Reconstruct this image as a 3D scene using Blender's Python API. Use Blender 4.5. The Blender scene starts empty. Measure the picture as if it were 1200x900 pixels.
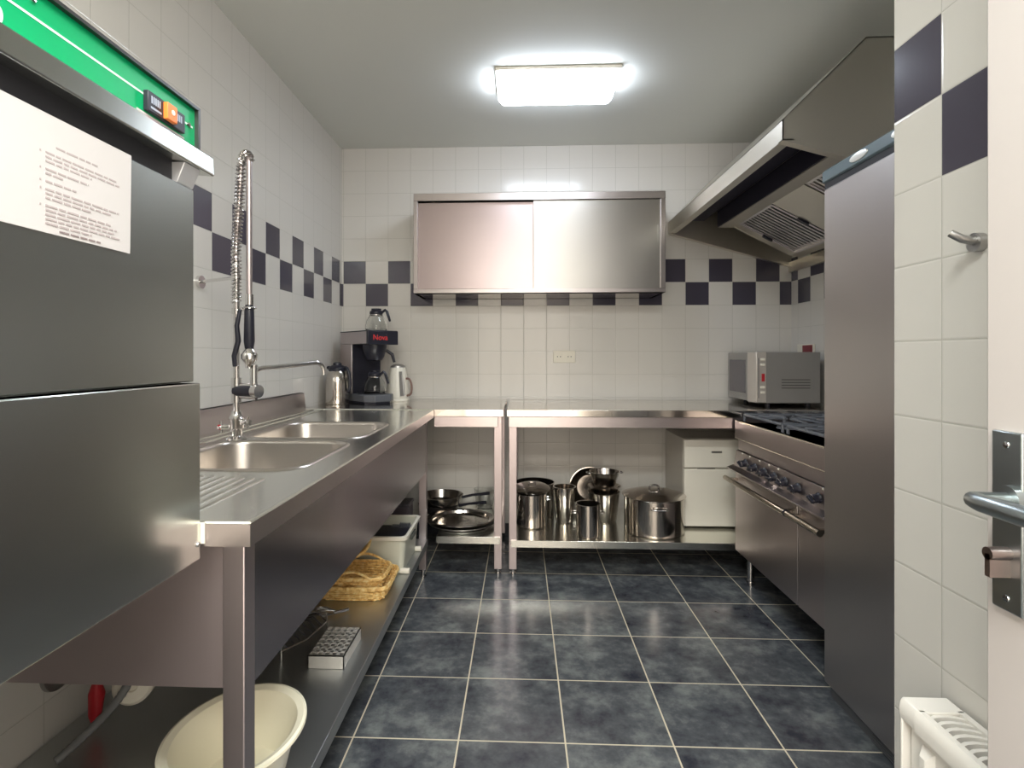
import bpy, bmesh, math, random
from mathutils import Vector, Matrix
random.seed(7)
S = bpy.context.scene
PI = math.pi

# ------------------------------------------------------------------ camera
cam = bpy.data.cameras.new('camera'); co = bpy.data.objects.new('camera', cam)
S.collection.objects.link(co); S.camera = co
co.location = (0, 0, 1.191); co.rotation_euler = (PI/2, 0, 0.0414)
cam.sensor_width = 36; cam.lens = 645.26/1200*36
cam.shift_x = (600-583.72)/1200; cam.shift_y = (416.89-450)/1200
cam.clip_start = 0.02
S.view_settings.view_transform = 'Standard'; S.view_settings.look = 'None'
S.view_settings.exposure = 0.42; S.view_settings.gamma = 1.0
S.view_settings.use_curve_mapping = False
w = bpy.data.worlds.new('world'); S.world = w; w.use_nodes = True
w.node_tree.nodes['Background'].inputs[0].default_value = (.5, .48, .55, 1)
w.node_tree.nodes['Background'].inputs[1].default_value = 0.3

def area(name, loc, rot, sx, sy, power, col):
    l = bpy.data.lights.new(name, 'AREA'); l.shape = 'RECTANGLE'; l.size = sx; l.size_y = sy
    l.energy = power; l.color = col
    o = bpy.data.objects.new(name, l); S.collection.objects.link(o)
    o.location = loc; o.rotation_euler = rot
    return o
# besides the fixture over the work area: unseen lamps added behind the camera
area('unseen_rear_light', (0.1, -0.1, 2.50), (0, 0, 0), 1.2, .35, 46, (.96, 1, .96))  # presumed lamp behind the camera, no fixture built
area('unseen_rear_light', (0.0, -1.35, 2.50), (0, 0, 0), 1.2, .35, 46, (1, .95, .88))  # second overhead lamp, added to brighten the rear wall
area('low_fill_light', (0.0, -1.95, .95), (PI/2, 0, 0), 1.8, 1.8, 17, (1, .84, .68))  # low warm fill added before the closed rear wall, no doorway there

# ------------------------------------------------------------------ materials
def mat(name, col=(.5,.5,.5), rough=.5, metal=0, emit=None, estr=0, trans=0, ior=1.45, coat=0, spec=None):
    m = bpy.data.materials.new(name); m.use_nodes = True
    b = m.node_tree.nodes['Principled BSDF']
    b.inputs['Base Color'].default_value = (*col, 1); b.inputs['Roughness'].default_value = rough
    b.inputs['Metallic'].default_value = metal; b.inputs['IOR'].default_value = ior
    if trans: b.inputs['Transmission Weight'].default_value = trans
    if coat: b.inputs['Coat Weight'].default_value = coat
    if spec is not None: b.inputs['Specular IOR Level'].default_value = spec
    if emit: b.inputs['Emission Color'].default_value = (*emit, 1); b.inputs['Emission Strength'].default_value = estr
    return m
def N(m, t, **kw):
    n = m.node_tree.nodes.new(t)
    for k, v in kw.items(): setattr(n, k, v)
    return n
def L(m, a, b): m.node_tree.links.new(a, b)
def M_(m, op, a, b=None, c=None):
    n = N(m, 'ShaderNodeMath', operation=op)
    for i, v in enumerate((a, b, c)):
        if v is None: continue
        if isinstance(v, (int, float)): n.inputs[i].default_value = v
        else: L(m, v, n.inputs[i])
    return n.outputs[0]
def mixc(m, f, a, b):
    n = N(m, 'ShaderNodeMix', data_type='RGBA')
    if isinstance(f, (int, float)): n.inputs[0].default_value = f
    else: L(m, f, n.inputs[0])
    for i, v in ((6, a), (7, b)):
        if isinstance(v, tuple): n.inputs[i].default_value = (*v, 1)
        else: L(m, v, n.inputs[i])
    return n.outputs[2]
def noise(m, vec, scale, detail=4, rough=.5):
    n = N(m, 'ShaderNodeTexNoise'); n.inputs['Scale'].default_value = scale
    n.inputs['Detail'].default_value = detail; n.inputs['Roughness'].default_value = rough
    L(m, vec, n.inputs['Vector']); return n.outputs['Fac']
def ramp(m, fac, stops):
    r = N(m, 'ShaderNodeValToRGB'); L(m, fac, r.inputs[0])
    e = r.color_ramp.elements
    while len(e) < len(stops): e.new(.5)
    for q, (p, c) in zip(e, stops): q.position = p; q.color = (*c, 1)
    return r.outputs[0]
def pos(m):
    g = N(m, 'ShaderNodeNewGeometry'); s = N(m, 'ShaderNodeSeparateXYZ'); L(m, g.outputs['Position'], s.inputs[0])
    return g.outputs['Position'], s.outputs

def steel(name, col=(.68,.65,.63), rough=.30, stretch=(1, 1, 14), amt=.10, bump=.02, aniso=.0):
    m = mat(name, col, rough, 1)
    b = m.node_tree.nodes['Principled BSDF']
    tc = N(m, 'ShaderNodeTexCoord'); mp = N(m, 'ShaderNodeMapping'); L(m, tc.outputs['Object'], mp.inputs[0])
    mp.inputs['Scale'].default_value = stretch
    f = noise(m, mp.outputs[0], 4, 3)
    if aniso:
        b.inputs['Anisotropic'].default_value = aniso
        tg = N(m, 'ShaderNodeCombineXYZ'); tg.inputs[2].default_value = 1; L(m, tg.outputs[0], b.inputs['Tangent'])
    f2 = noise(m, tc.outputs['Object'], 3.1, 5, .6)
    r = M_(m, 'ADD', M_(m, 'MULTIPLY', f, amt*.25), M_(m, 'MULTIPLY', f2, .05))
    r = M_(m, 'ADD', r, rough-.025-amt*.125); L(m, r, b.inputs['Roughness'])
    return m
steel_h = steel('brushed_steel', (.56,.50,.50), .32, aniso=.5)                                   # grain runs level
steel_v = steel('brushed_steel_upright', (.58,.51,.52), .36, stretch=(14, 14, 1))
steel_shelf = steel('steel_shelf', (.52,.54,.54), .40, (14, 1, 1))
steel_panel = steel('steel_end_panel', (.60,.52,.53), .44, (1, 1, 14))
steel_apron = steel('steel_apron', (.44,.40,.43), .22, (1, 1, 14), .08, .02, .3)
steel_table = steel('steel_table_top', (.68,.64,.59), .11, (1, 10, 1), .05)
steel_door = steel('brushed_steel_appliance', (.66,.67,.63), .25, (1, 1, 14), .12, .03, .6)
steel_fridge = steel('brushed_steel_fridge', (.56,.53,.525), .34, (14, 14, 1), .10, .02)
steel_top = steel('steel_worktop', (.88,.88,.82), .20, (10, 1, 1), .10, .02)
steel_bowl = steel('steel_bowl', (.60,.55,.50), .32, (1, 1, 20), .08, .01)
steel_cab = steel('steel_cabinet', (.46,.42,.41), .38, (14, 14, 1), .08, .02, .6)
steel_sl = steel('steel_sliding_door', (.40,.335,.335), .36, (14, 14, 1), .08, .02, .6)
steel_sr = steel('steel_sliding_door_grey', (.39,.375,.355), .36, (14, 14, 1), .08, .02, .6)
steel_hood = steel('steel_hood', (.76,.72,.64), .36, (1, 1, 10), .08, .01)
steel_pot = steel('polished_pot_steel', (.56,.52,.48), .15, (1, 1, 14), .05, .005)
chrome = mat('chrome', (.74,.72,.71), .10, 1)
dull_metal = mat('dull_metal', (.45,.44,.43), .38, 1)
handle_metal = mat('satin_aluminium', (.42,.46,.47), .32, 1)
black_pl = mat('black_plastic', (.018,.018,.028), .35)
dark_iron = mat('cast_iron', (.13,.14,.16), .33)
dark_in = mat('shade_and_hot_plate', (.02,.02,.025), .6)  # near-black standing for shade in gaps and holes; also colours the hot plate
white_pl = mat('white_plastic', (.80,.76,.66), .35)
cream_pl = mat('cream_plastic', (.93,.88,.70), .3)
enamel = mat('white_enamel', (.90,.87,.78), .28)
rad_white = mat('radiator_enamel', (.82,.79,.74), .3)
door_paint = mat('grey_white_door_paint', (.60,.55,.53), .45)
grey_pl = mat('grey_plastic', (.11,.115,.13), .4)
header_grey = mat('blue_grey_header', (.16,.22,.26), .35)
red_pl = mat('red_plastic', (.50,.02,.03), .35)
orange_pl = mat('orange_switch', (.85,.22,.04), .35)
green_p = mat('green_panel', (.0,.36,.13), .35)
white_print = mat('white_print', (.75,.92,.82), .5)
paper_m = mat('paper', (.60,.57,.565), .7)
ink = mat('grey_ink', (.42,.36,.36), .8)
ink_dark = mat('dark_ink', (.25,.2,.2), .8)
glass = mat('clear_glass', (.95,.96,.95), .02, 0, trans=1, ior=1.3)
mw_grey = mat('microwave_grey', (.30,.285,.27), .38, .3)
mw_silver = mat('microwave_silver', (.60,.55,.50), .35, .5)
glass_dark = mat('dark_window_glass', (.10,.09,.10), .15)
hose_grey = mat('grey_hose', (.20,.20,.20), .5)
diffuser = mat('light_diffuser', (.8,.8,.85), .4, emit=(.80,.88,1), estr=17)
logo_red = mat('red_lettering', (.75,.05,.05), .4)

def wicker():
    m = mat('wicker', (.62,.36,.10), .55); b = m.node_tree.nodes['Principled BSDF']
    tc = N(m, 'ShaderNodeTexCoord')
    f = noise(m, tc.outputs['Object'], 60, 3)
    L(m, ramp(m, f, [(.3, (.50,.25,.06)), (.5, (.86,.56,.20)), (.7, (.96,.76,.38))]), b.inputs['Base Color'])
    return m
wick = wicker()

def tile_wall(name, axis, off, sign, parity, T=.152, ztop=2.588, band=True, base=(.69,.665,.625)):
    m = mat(name, base, .16); b = m.node_tree.nodes['Principled BSDF']
    P, s = pos(m)
    c = s['X'] if axis == 'X' else s['Y']
    u = M_(m, 'MULTIPLY', M_(m, 'SUBTRACT', c, off), sign/T)
    v = M_(m, 'DIVIDE', M_(m, 'SUBTRACT', ztop, s['Z']), T)
    def edge(x):
        f = M_(m, 'FRACT', x); return M_(m, 'MINIMUM', f, M_(m, 'SUBTRACT', 1.0, f))
    e = M_(m, 'MULTIPLY', M_(m, 'MINIMUM', edge(u), edge(v)), T)
    g = M_(m, 'LESS_THAN', e, .0010)
    k = M_(m, 'FLOOR', u); iz = M_(m, 'FLOOR', v)
    par = M_(m, 'FRACT', M_(m, 'MULTIPLY', M_(m, 'ADD', M_(m, 'ADD', k, iz), 100.0+parity), .5))
    dark = M_(m, 'MULTIPLY', M_(m, 'LESS_THAN', par, .25), M_(m, 'MULTIPLY', M_(m, 'GREATER_THAN', v, 5.0), M_(m, 'LESS_THAN', v, 7.0)))
    nz = noise(m, P, 2.0, 2)
    col = mixc(m, M_(m, 'MULTIPLY', nz, .25), base, tuple(x*.88 for x in base))
    if band: col = mixc(m, dark, col, (.066,.060,.084))
    col = mixc(m, g, col, (.47,.455,.41))
    L(m, col, b.inputs['Base Color'])
    L(m, M_(m, 'ADD', M_(m, 'MULTIPLY', g, .5), .15), b.inputs['Roughness'])
    ss = N(m, 'ShaderNodeMapRange', interpolation_type='SMOOTHSTEP')
    L(m, e, ss.inputs[0]); ss.inputs[1].default_value = .0005; ss.inputs[2].default_value = .004
    bp = N(m, 'ShaderNodeBump'); bp.inputs['Strength'].default_value = .3; bp.inputs['Distance'].default_value = .0015
    L(m, ss.outputs[0], bp.inputs['Height']); L(m, bp.outputs[0], b.inputs['Normal'])
    return m
t_back = tile_wall('tiles_back', 'X', -1.0455, 1, 0)
t_left = tile_wall('tiles_left', 'Y', 3.628, -1, 1)
t_right = tile_wall('tiles_right', 'Y', 3.590, -1, 0)
t_pier = tile_wall('tiles_pier', 'Y', 1.055, -1, 0)

def floor_mat():
    m = mat('slate_floor_tiles', (.05,.055,.07), .3); b = m.node_tree.nodes['Principled BSDF']
    P, s = pos(m); T = .33
    u = M_(m, 'DIVIDE', M_(m, 'SUBTRACT', s['X'], -.5233), T); v = M_(m, 'DIVIDE', M_(m, 'SUBTRACT', s['Y'], 1.699), T)
    def edge(x):
        f = M_(m, 'FRACT', x); return M_(m, 'MINIMUM', f, M_(m, 'SUBTRACT', 1.0, f))
    e = M_(m, 'MULTIPLY', M_(m, 'MINIMUM', edge(u), edge(v)), T)
    g = M_(m, 'LESS_THAN', e, .0026)
    # each tile gets its own cut of the cloud pattern
    cell = N(m, 'ShaderNodeCombineXYZ'); L(m, M_(m, 'FLOOR', u), cell.inputs[0]); L(m, M_(m, 'FLOOR', v), cell.inputs[1])
    wn = N(m, 'ShaderNodeTexWhiteNoise', noise_dimensions='2D'); L(m, cell.outputs[0], wn.inputs['Vector'])
    va = N(m, 'ShaderNodeVectorMath', operation='MULTIPLY_ADD'); L(m, wn.outputs['Color'], va.inputs[0])
    va.inputs[1].default_value = (7, 7, 7); L(m, P, va.inputs[2])
    n1 = noise(m, va.outputs[0], 5.0, 9, .68); n2 = noise(m, va.outputs[0], 22, 6, .6)
    f = M_(m, 'ADD', M_(m, 'MULTIPLY', n1, .75), M_(m, 'MULTIPLY', n2, .25))
    col = ramp(m, f, [(.36, (.030,.032,.045)), (.50, (.090,.098,.108)), (.64, (.21,.225,.225))])
    col = mixc(m, g, col, (.62,.56,.43))
    L(m, col, b.inputs['Base Color'])
    r = M_(m, 'ADD', M_(m, 'MULTIPLY', n2, .22), .09); L(m, M_(m, 'ADD', r, M_(m, 'MULTIPLY', g, .4)), b.inputs['Roughness'])
    bp = N(m, 'ShaderNodeBump'); bp.inputs['Strength'].default_value = .25; bp.inputs['Distance'].default_value = .002
    L(m, M_(m, 'SUBTRACT', n1, M_(m, 'MULTIPLY', g, .5)), bp.inputs['Height']); L(m, bp.outputs[0], b.inputs['Normal'])
    return m
floor_m = floor_mat()
ceil_m = mat('ceiling_paint', (.69,.695,.655), .85)

# ------------------------------------------------------------------ mesh helpers
ORG = {}
class MB:
    def __init__(s): s.v = []; s.f = []
    def add(s, vs, fs):
        o = len(s.v); s.v += [tuple(p) for p in vs]; s.f += [tuple(i+o for i in q) for q in fs]; return s
    def box(s, x0, x1, y0, y1, z0, z1):
        v = [(x, y, z) for z in (z0, z1) for y in (y0, y1) for x in (x0, x1)]
        return s.add(v, [(0,2,3,1),(4,5,7,6),(0,1,5,4),(2,6,7,3),(0,4,6,2),(1,3,7,5)])
    def hexa(s, b, t):                       # bottom quad, top quad (counter-clockwise from above)
        return s.add(list(b)+list(t), [(3,2,1,0),(4,5,6,7),(0,1,5,4),(1,2,6,5),(2,3,7,6),(3,0,4,7)])
    def prism(s, prof, ax, a0, a1):
        n = len(prof)
        def P(p, a):
            return {'X': (a, p[0], p[1]), 'Y': (p[0], a, p[1]), 'Z': (p[0], p[1], a)}[ax]
        v = [P(p, a0) for p in prof]+[P(p, a1) for p in prof]
        f = [tuple(range(n))[::-1], tuple(range(n, 2*n))]+[(i, (i+1)%n, (i+1)%n+n, i+n) for i in range(n)]
        return s.add(v, f)
    def loft(s, rings, cap0=True, cap1=True, closed=True):
        n = len(rings[0]); v = [p for r in rings for p in r]; f = []
        for j in range(len(rings)-1):
            for i in range(n if closed else n-1):
                k = (i+1) % n; f.append((j*n+i, j*n+k, (j+1)*n+k, (j+1)*n+i))
        if cap0: f.append(tuple(range(n))[::-1])
        if cap1: f.append(tuple((len(rings)-1)*n+i for i in range(n)))
        return s.add(v, f)
    def tube(s, path, r, seg=10, closed=False, cap=True):
        pts = [Vector(p) for p in path]; n = len(pts); rings = []
        rr = r if isinstance(r, (list, tuple)) else [r]*n
        t0 = (pts[1]-pts[0]).normalized()
        up = Vector((0,0,1)) if abs(t0.z) < .9 else Vector((1,0,0))
        nrm = (up-t0*up.dot(t0)).normalized()
        for i in range(n):
            if closed: t = (pts[(i+1)%n]-pts[i-1]).normalized()
            else: t = (pts[min(i+1,n-1)]-pts[max(i-1,0)]).normalized()
            nrm = (nrm-t*nrm.dot(t)); nrm.normalize(); b = t.cross(nrm)
            rings.append([pts[i]+(nrm*math.cos(a)+b*math.sin(a))*rr[i] for a in [2*PI*k/seg for k in range(seg)]])
        if closed:
            m = len(rings); v = [p for q in rings for p in q]; f = []
            for j in range(m):
                for i in range(seg):
                    k = (i+1)%seg; j2 = (j+1)%m; f.append((j*seg+i, j*seg+k, j2*seg+k, j2*seg+i))
            return s.add(v, f)
        return s.loft(rings, cap, cap)
    def cyl(s, p0, p1, r, seg=24, r2=None): return s.tube([p0, p1], [r, r if r2 is None else r2], seg)
    def lathe(s, cx, cy, prof, seg=48, sx=1, sy=1):
        rings = [[(cx+r*sx*math.cos(a), cy+r*sy*math.sin(a), z) for a in [2*PI*k/seg for k in range(seg)]] for r, z in prof]
        return s.loft(rings, prof[0][0] > 1e-4, prof[-1][0] > 1e-4)
    def xf(s, M):
        s.v = [tuple(M @ Vector(p)) for p in s.v]; return s
    def build(s, name, m, parent=None, bevel=0, ang=35, seg=2):
        o0 = ORG.get(parent.name, Vector((0,0,0))) if parent else Vector((0,0,0))
        me = bpy.data.meshes.new(name); me.from_pydata([tuple(Vector(p)-o0) for p in s.v], [], s.f)
        bm = bmesh.new(); bm.from_mesh(me); bmesh.ops.recalc_face_normals(bm, faces=bm.faces); bm.to_mesh(me); bm.free()
        me.materials.append(m)
        for p in me.polygons: p.use_smooth = True
        me.set_sharp_from_angle(angle=math.radians(ang))
        o = bpy.data.objects.new(name, me); S.collection.objects.link(o)
        if parent: o.parent = parent
        ORG[o.name] = o0
        if bevel:
            b = o.modifiers.new('bevel', 'BEVEL'); b.width = bevel; b.segments = seg; b.limit_method = 'ANGLE'; b.angle_limit = math.radians(40)
            b.harden_normals = False
        return o
def tag(o, label, cat, group=None):
    o['label'] = label; o['category'] = cat
    if group: o['group'] = group
    return o
def thing(name, loc, label, cat, group=None):
    o = bpy.data.objects.new(name, None); S.collection.objects.link(o); o.location = loc; o.empty_display_size = .05
    ORG[o.name] = Vector(loc); return tag(o, label, cat, group)
def struct(mb, name, m, bevel=0, parent=None):
    o = mb.build(name, m, parent, bevel)
    if not parent: o['kind'] = 'structure'
    return o
def text(name, body, size, m, M, parent, ext=.0004):
    c = bpy.data.curves.new(name, 'FONT'); c.body = body; c.size = size; c.extrude = ext; c.align_x = 'CENTER'; c.align_y = 'CENTER'
    o = bpy.data.objects.new(name+'_tmp', c); S.collection.objects.link(o)
    dg = bpy.context.evaluated_depsgraph_get(); me = bpy.data.meshes.new_from_object(o.evaluated_get(dg))
    bpy.data.objects.remove(o); me.transform(M); o0 = ORG[parent.name]
    me.transform(Matrix.Translation(-o0)); me.materials.clear(); me.materials.append(m); me.name = name
    t = bpy.data.objects.new(name, me); S.collection.objects.link(t); t.parent = parent; ORG[t.name] = o0
    return t
def rrect(x0, x1, y0, y1, r, z, n=6):
    pts = []
    for cx, cy, a0 in ((x1-r, y1-r, 0), (x0+r, y1-r, PI/2), (x0+r, y0+r, PI), (x1-r, y0+r, 1.5*PI)):
        for k in range(n+1):
            a = a0+PI/2*k/n; pts.append((cx+r*math.cos(a), cy+r*math.sin(a), z))
    return pts
def circle(c, r, n=24, ax='Z', a0=0, a1=2*PI, close=True):
    o = []
    for k in range(n if close else n+1):
        a = a0+(a1-a0)*k/n; u, v = r*math.cos(a), r*math.sin(a)
        o.append({'Z': (c[0]+u, c[1]+v, c[2]), 'Y': (c[0]+u, c[1], c[2]+v), 'X': (c[0], c[1]+u, c[2]+v)}[ax])
    return o

# ------------------------------------------------------------------ room
XL, XR, YW, ZC = -1.209, 1.766, 3.674, 2.588
struct(MB().box(XL-.1, XR+.1, -2.1, YW+.1, -.1, 0), 'floor', floor_m)
struct(MB().box(XL-.1, XR+.1, -2.1, YW+.1, ZC, ZC+.1), 'ceiling', ceil_m)
struct(MB().box(XL-.1, XL, -2.1, YW+.1, 0, ZC), 'wall_left', t_left)
struct(MB().box(XL, XR, YW, YW+.1, 0, ZC), 'wall_back', t_back)
struct(MB().box(XR, XR+.1, 1.187, YW+.1, 0, ZC), 'wall_right', t_right)
struct(MB().box(.78, XR+.1, -2.1, 1.187, 0, ZC), 'wall_pier', t_pier, .003)
struct(MB().box(XL, .78, -2.1, -2.0, 0, ZC), 'wall_front', mat('rear_wall_paint', (.75,.71,.66), .8))
ba = MB().box(-1.209, 1.766, 3.664, 3.674, 0, .075); struct(ba, 'baseboard_back', mat('dark_skirting_tile', (.02,.022,.03), .3))

# open door leaf with its furniture
d = struct(MB().box(.64, .68, -.12, .784, .01, 2.10), 'door_1', door_paint, .002)
ORG['door_1'] = Vector((0,0,0))
hp = MB().box(.632, .6405, .722, .767, .858, 1.092)
hp.build('handle_plate', handle_metal, d, .002)
lev = MB().tube([(.632,.735,1.005),(.595,.738,1.005),(.582,.732,1.006),(.577,.715,1.006),(.578,.66,1.006),(.580,.62,1.005)], [.010,.010,.011,.0115,.0125,.012], 14)
lev.cyl((.636,.735,1.005),(.624,.735,1.005), .019, 20)
lv = lev.build('lever_handle', handle_metal, d)
kc = MB().cyl((.632,.742,.934),(.606,.742,.934), .0085, 20).box(.606,.632,.738,.746,.904,.934)
kc.build('lock_cylinder', mat('aged_nickel', (.42,.34,.32), .3, 1), d)
for z in (1.075, .875): MB().lathe(0,0,[(.0045,0),(.004,.0015),(.0,.002)],14).xf(Matrix.Translation((.632,.744,z)) @ Matrix.Rotation(-PI/2,4,'Y')).build('screw', chrome, d)

# ------------------------------------------------------------------ ceiling light
r = thing('ceiling_light', (.18, 2.80, 2.588), 'white rectangular fluorescent light fixture glowing on the ceiling', 'light')
MB().box(-.125, .485, 2.655, 2.945, 2.570, 2.587).build('housing', white_pl, r, .003)
MB().loft([rrect(-.12,.48,2.66,2.94,.02,2.570), rrect(-.118,.478,2.662,2.938,.02,2.545), rrect(-.10,.46,2.68,2.92,.02,2.517), rrect(-.08,.44,2.70,2.90,.02,2.512)]).build('diffuser', diffuser, r)

# ------------------------------------------------------------------ adjustable foot + legs
def leg(root, x, y, zt, w=.04, foot=.045, m=None, bev=.002):
    h = w/2
    l = MB().box(x-h, x+h, y-h, y+h, foot, zt).build('leg', m or steel_v, root, bev)
    MB().cyl((x,y,.004),(x,y,foot+.002), .011, 16).cyl((x,y,0),(x,y,.008), .017, 16).build('foot', chrome, l)
    return l

# ------------------------------------------------------------------ sink unit
sk = thing('sink_unit', (-.84, 1.95, 0), 'long stainless steel double bowl sink unit along the left wall', 'sink')
X0, X1, Y0, Y1, ZT = -1.195, -.468, .934, 2.948, .900
bowls = [(-.985,-.568,1.375,1.835), (-.985,-.566,1.905,2.36)]
def top_with_holes():
    bm = bmesh.new()
    def loopv(pts):
        vs = [bm.verts.new(p) for p in pts]; return [bm.edges.new((vs[i], vs[(i+1)%len(vs)])) for i in range(len(vs))]
    es = loopv([(X0,Y0,ZT),(X1,Y0,ZT),(X1,Y1,ZT),(X0,Y1,ZT)])
    for b in bowls: es += loopv(rrect(b[0],b[1],b[2],b[3],.085,ZT,8))
    bmesh.ops.triangle_fill(bm, edges=es, use_beauty=True)
    me = bpy.data.meshes.new('x'); bm.to_mesh(me); bm.free()
    vs = [tuple(v.co) for v in me.vertices]; fs = [tuple(p.vertices) for p in me.polygons]
    return vs, fs
vs, fs = top_with_holes()
mb = MB()
for a in ((X1-.003,X1,Y0,Y1),(X0,X1-.003,Y0,Y0+.003),(X0,X1-.003,Y1-.003,Y1)): mb.box(a[0],a[1],a[2],a[3],.860,.8994)
mb.build('folded_edge', steel_h, sk)
mb = MB(); mb.add(vs, fs)
# raised roll along the front, far and near rims
mb.tube([(X1-.004,Y0+.004,.9005),(X1-.004,Y1-.004,.9005)], .0035, 8)
mb.tube([(X1-.004,Y0+.004,.9005),(X0+.03,Y0+.004,.9005)], .0035, 8)
mb.tube([(X1-.004,Y1-.004,.9005),(X0+.03,Y1-.004,.9005)], .0035, 8)
top = mb.build('worktop', steel_top, sk)
mb = MB()
for k in range(15): mb.tube([(-.985+k*.027,.965,.9002),(-.985+k*.027,1.345-.005*k,.9002)], .0030, 8)
mb.build('drainer_ridges', steel_top, top)
mb = MB()
for k in range(2): mb.tube([(-1.06-k*.05,.97,.9005),(-1.06-k*.05,2.9,.9005)], .004, 8)
mb.build('rear_ridges', steel_top, top)
for b in bowls:
    rr = []
    for dz, ins, rad in ((0.0004,-.013,.095),(.0032,-.010,.092),(.0046,-.005,.088),(.0036,-.001,.085),(-.002,.003,.083),(-.008,.005,.082),(-.20,.014,.075),(-.235,.03,.06),(-.248,.06,.045)):
        rr.append(rrect(b[0]+ins,b[1]-ins,b[2]+ins,b[3]-ins,rad,ZT+dz,8))
    bo = MB().loft(rr, False, True).build('bowl', steel_bowl, sk, ang=60)
    cx, cy = (b[0]+b[1])/2, (b[2]+b[3])/2
    MB().lathe(cx,cy,[(.001,.6535),(.03,.6535),(.042,.656),(.045,.654)]).build('drain', chrome, bo)
bs = MB().prism([(-1.206,.88),(-1.170,.88),(-1.170,.9),(-1.176,.985),(-1.180,.990),(-1.206,.990)], 'Y', Y0, 2.952).build('backsplash', steel_h, sk, .001)
MB().box(-.51,-.5075,1.0,2.93,.570,.862).build('apron', steel_apron, sk)
MB().box(-1.19,-.53,.983,.9855,.585,.862).build('end_panel', steel_panel, sk)
for x, y in ((-.514,.985),(-1.17,.985),(-.526,2.945),(-1.17,2.92)): leg(sk, x, y, .862)
ls = MB().prism([(-1.2,.21),(-.498,.21),(-.498,.170),(-.502,.170),(-.502,.206),(-1.2,.206)],'Y',1.0,2.93)
ls.box(-1.2,-.502,1.0,1.003,.172,.208).box(-1.2,-.502,2.927,2.93,.172,.208).build('lower_shelf', steel_shelf, sk, .001)

# ------------------------------------------------------------------ worktables along the back wall
def worktable(name, xa, xb, label, legs, shelf_z, rail_a):
    t = thing(name, ((xa+xb)/2, 3.3, 0), label, 'table')
    MB().prism([(2.96,.9),(3.664,.9),(3.664,.866),(3.66,.866),(3.66,.896),(2.963,.896),(2.963,.864),(2.96,.864)],'X',xa,xb).build('worktop', steel_table, t, .001)
    MB().box(rail_a,xb-.03,2.972,2.976,.805,.862).build('front_rail', steel_h, t, .001)
    for x, y in legs: leg(t, x, y, .863, .042, .03)
    MB().prism([(2.985,shelf_z),(3.655,shelf_z),(3.655,shelf_z-.005),(2.989,shelf_z-.005),(2.989,shelf_z-.038),(2.985,shelf_z-.038)],'X',rail_a+.01,xb-.02).build('lower_shelf', steel_top, t, .001)
    return t
worktable('worktable', -1.206, -.094, 'stainless steel worktable in the left back corner under the coffee machine',
          ((-.125,3.013),(-.125,3.62),(-1.17,3.013),(-1.17,3.62)), .206, -.47)
worktable('worktable', -.075, 1.745, 'long stainless steel worktable against the back wall under the microwave',
          ((-.044,3.013),(-.044,3.62),(1.66,3.02),(1.66,3.62)), .19, -.065)

# ------------------------------------------------------------------ wall cabinet
c = thing('wall_cabinet', (.107, 3.5, 1.57), 'stainless steel wall cabinet with two sliding doors on the back wall', 'cabinet')
a, b_, ya, yb, za, zb = -.652, .862, 3.32, 3.67, 1.570, 2.175
mb = MB().box(a,b_,3.36,yb,za,za+.02).box(a,b_,3.34,yb,zb-.02,zb).box(a,a+.02,3.34,yb,za,zb).box(b_-.02,b_,3.34,yb,za,zb).box(a,b_,3.655,yb,za,zb)
mb.build('body', steel_table, c)
mb = MB().box(a,b_,ya,3.345,zb-.045,zb).box(a,b_,ya,3.345,za,za+.026).box(a,a+.024,ya,3.345,za+.026,zb-.045).box(b_-.03,b_,ya,3.345,za+.026,zb-.045).box(a,b_,3.34,3.37,za,za+.004)
mb.build('frame', steel_cab, c, .002)
MB().box(a+.024,.10,3.348,3.352,za+.024,zb-.05).box(.092,.10,3.344,3.352,za+.024,zb-.05).build('sliding_door', steel_sl, c, .0008)
MB().box(.075,b_-.028,3.330,3.334,za+.024,zb-.046).box(.075,.079,3.326,3.334,za+.024,zb-.046).box(b_-.045,b_-.038,3.326,3.334,za+.3,zb-.2).build('sliding_door', steel_sr, c, .0008)

# ------------------------------------------------------------------ extractor hood
h = thing('extractor_hood', (1.37, 2.88, 1.75), 'large stainless steel extractor hood with baffle filters on the right wall', 'extractor hood')
def zb_at(x): return 1.995-(x-.97)*.285
YA, YB = 2.084, 3.670
XW = 1.762
shell = MB()
# front fascia, sloping roof, flat top, end panels
shell.box(.97,.974,YA,YB,1.995,2.068)
shell.prism([(.97,2.064),(.97,2.068),(1.272,2.367),(XW,2.367),(XW,2.363),(1.274,2.363)],'Y',YA,YB)
for y0, y1 in ((YA,YA+.004),(YB-.004,YB)):
    shell.prism([(.97,1.995),(XW,zb_at(XW)),(XW,2.367),(1.272,2.367),(.97,2.068)],'Y',y0,y1)
shell.build('canopy', steel_hood, h)
fl = MB()
fl.box(.97,1.012,YA,YB,1.990,1.995)
for y0, y1 in ((YA,YA+.035),(YB-.035,YB)):
    fl.prism([(.97,1.995),(.97,1.990),(XW,zb_at(XW)-.005),(XW,zb_at(XW))],'Y',y0,y1)
fl.box(1.010,1.013,YA+.03,YB-.03,1.992,2.02)
fl.build('rim_flange', steel_hood, h)
# channel behind the rim, its unlit depth painted dark on the lining
MB().prism([(.99,2.075),(1.20,2.075),(1.20,2.079),(.99,2.079)],'Y',YA+.01,YB-.01).box(1.208,1.214,2.13,3.44,1.982,2.079).build('channel_lining', mat('channel_shade_steel', (.05,.045,.07), .5, .6), h)
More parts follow.
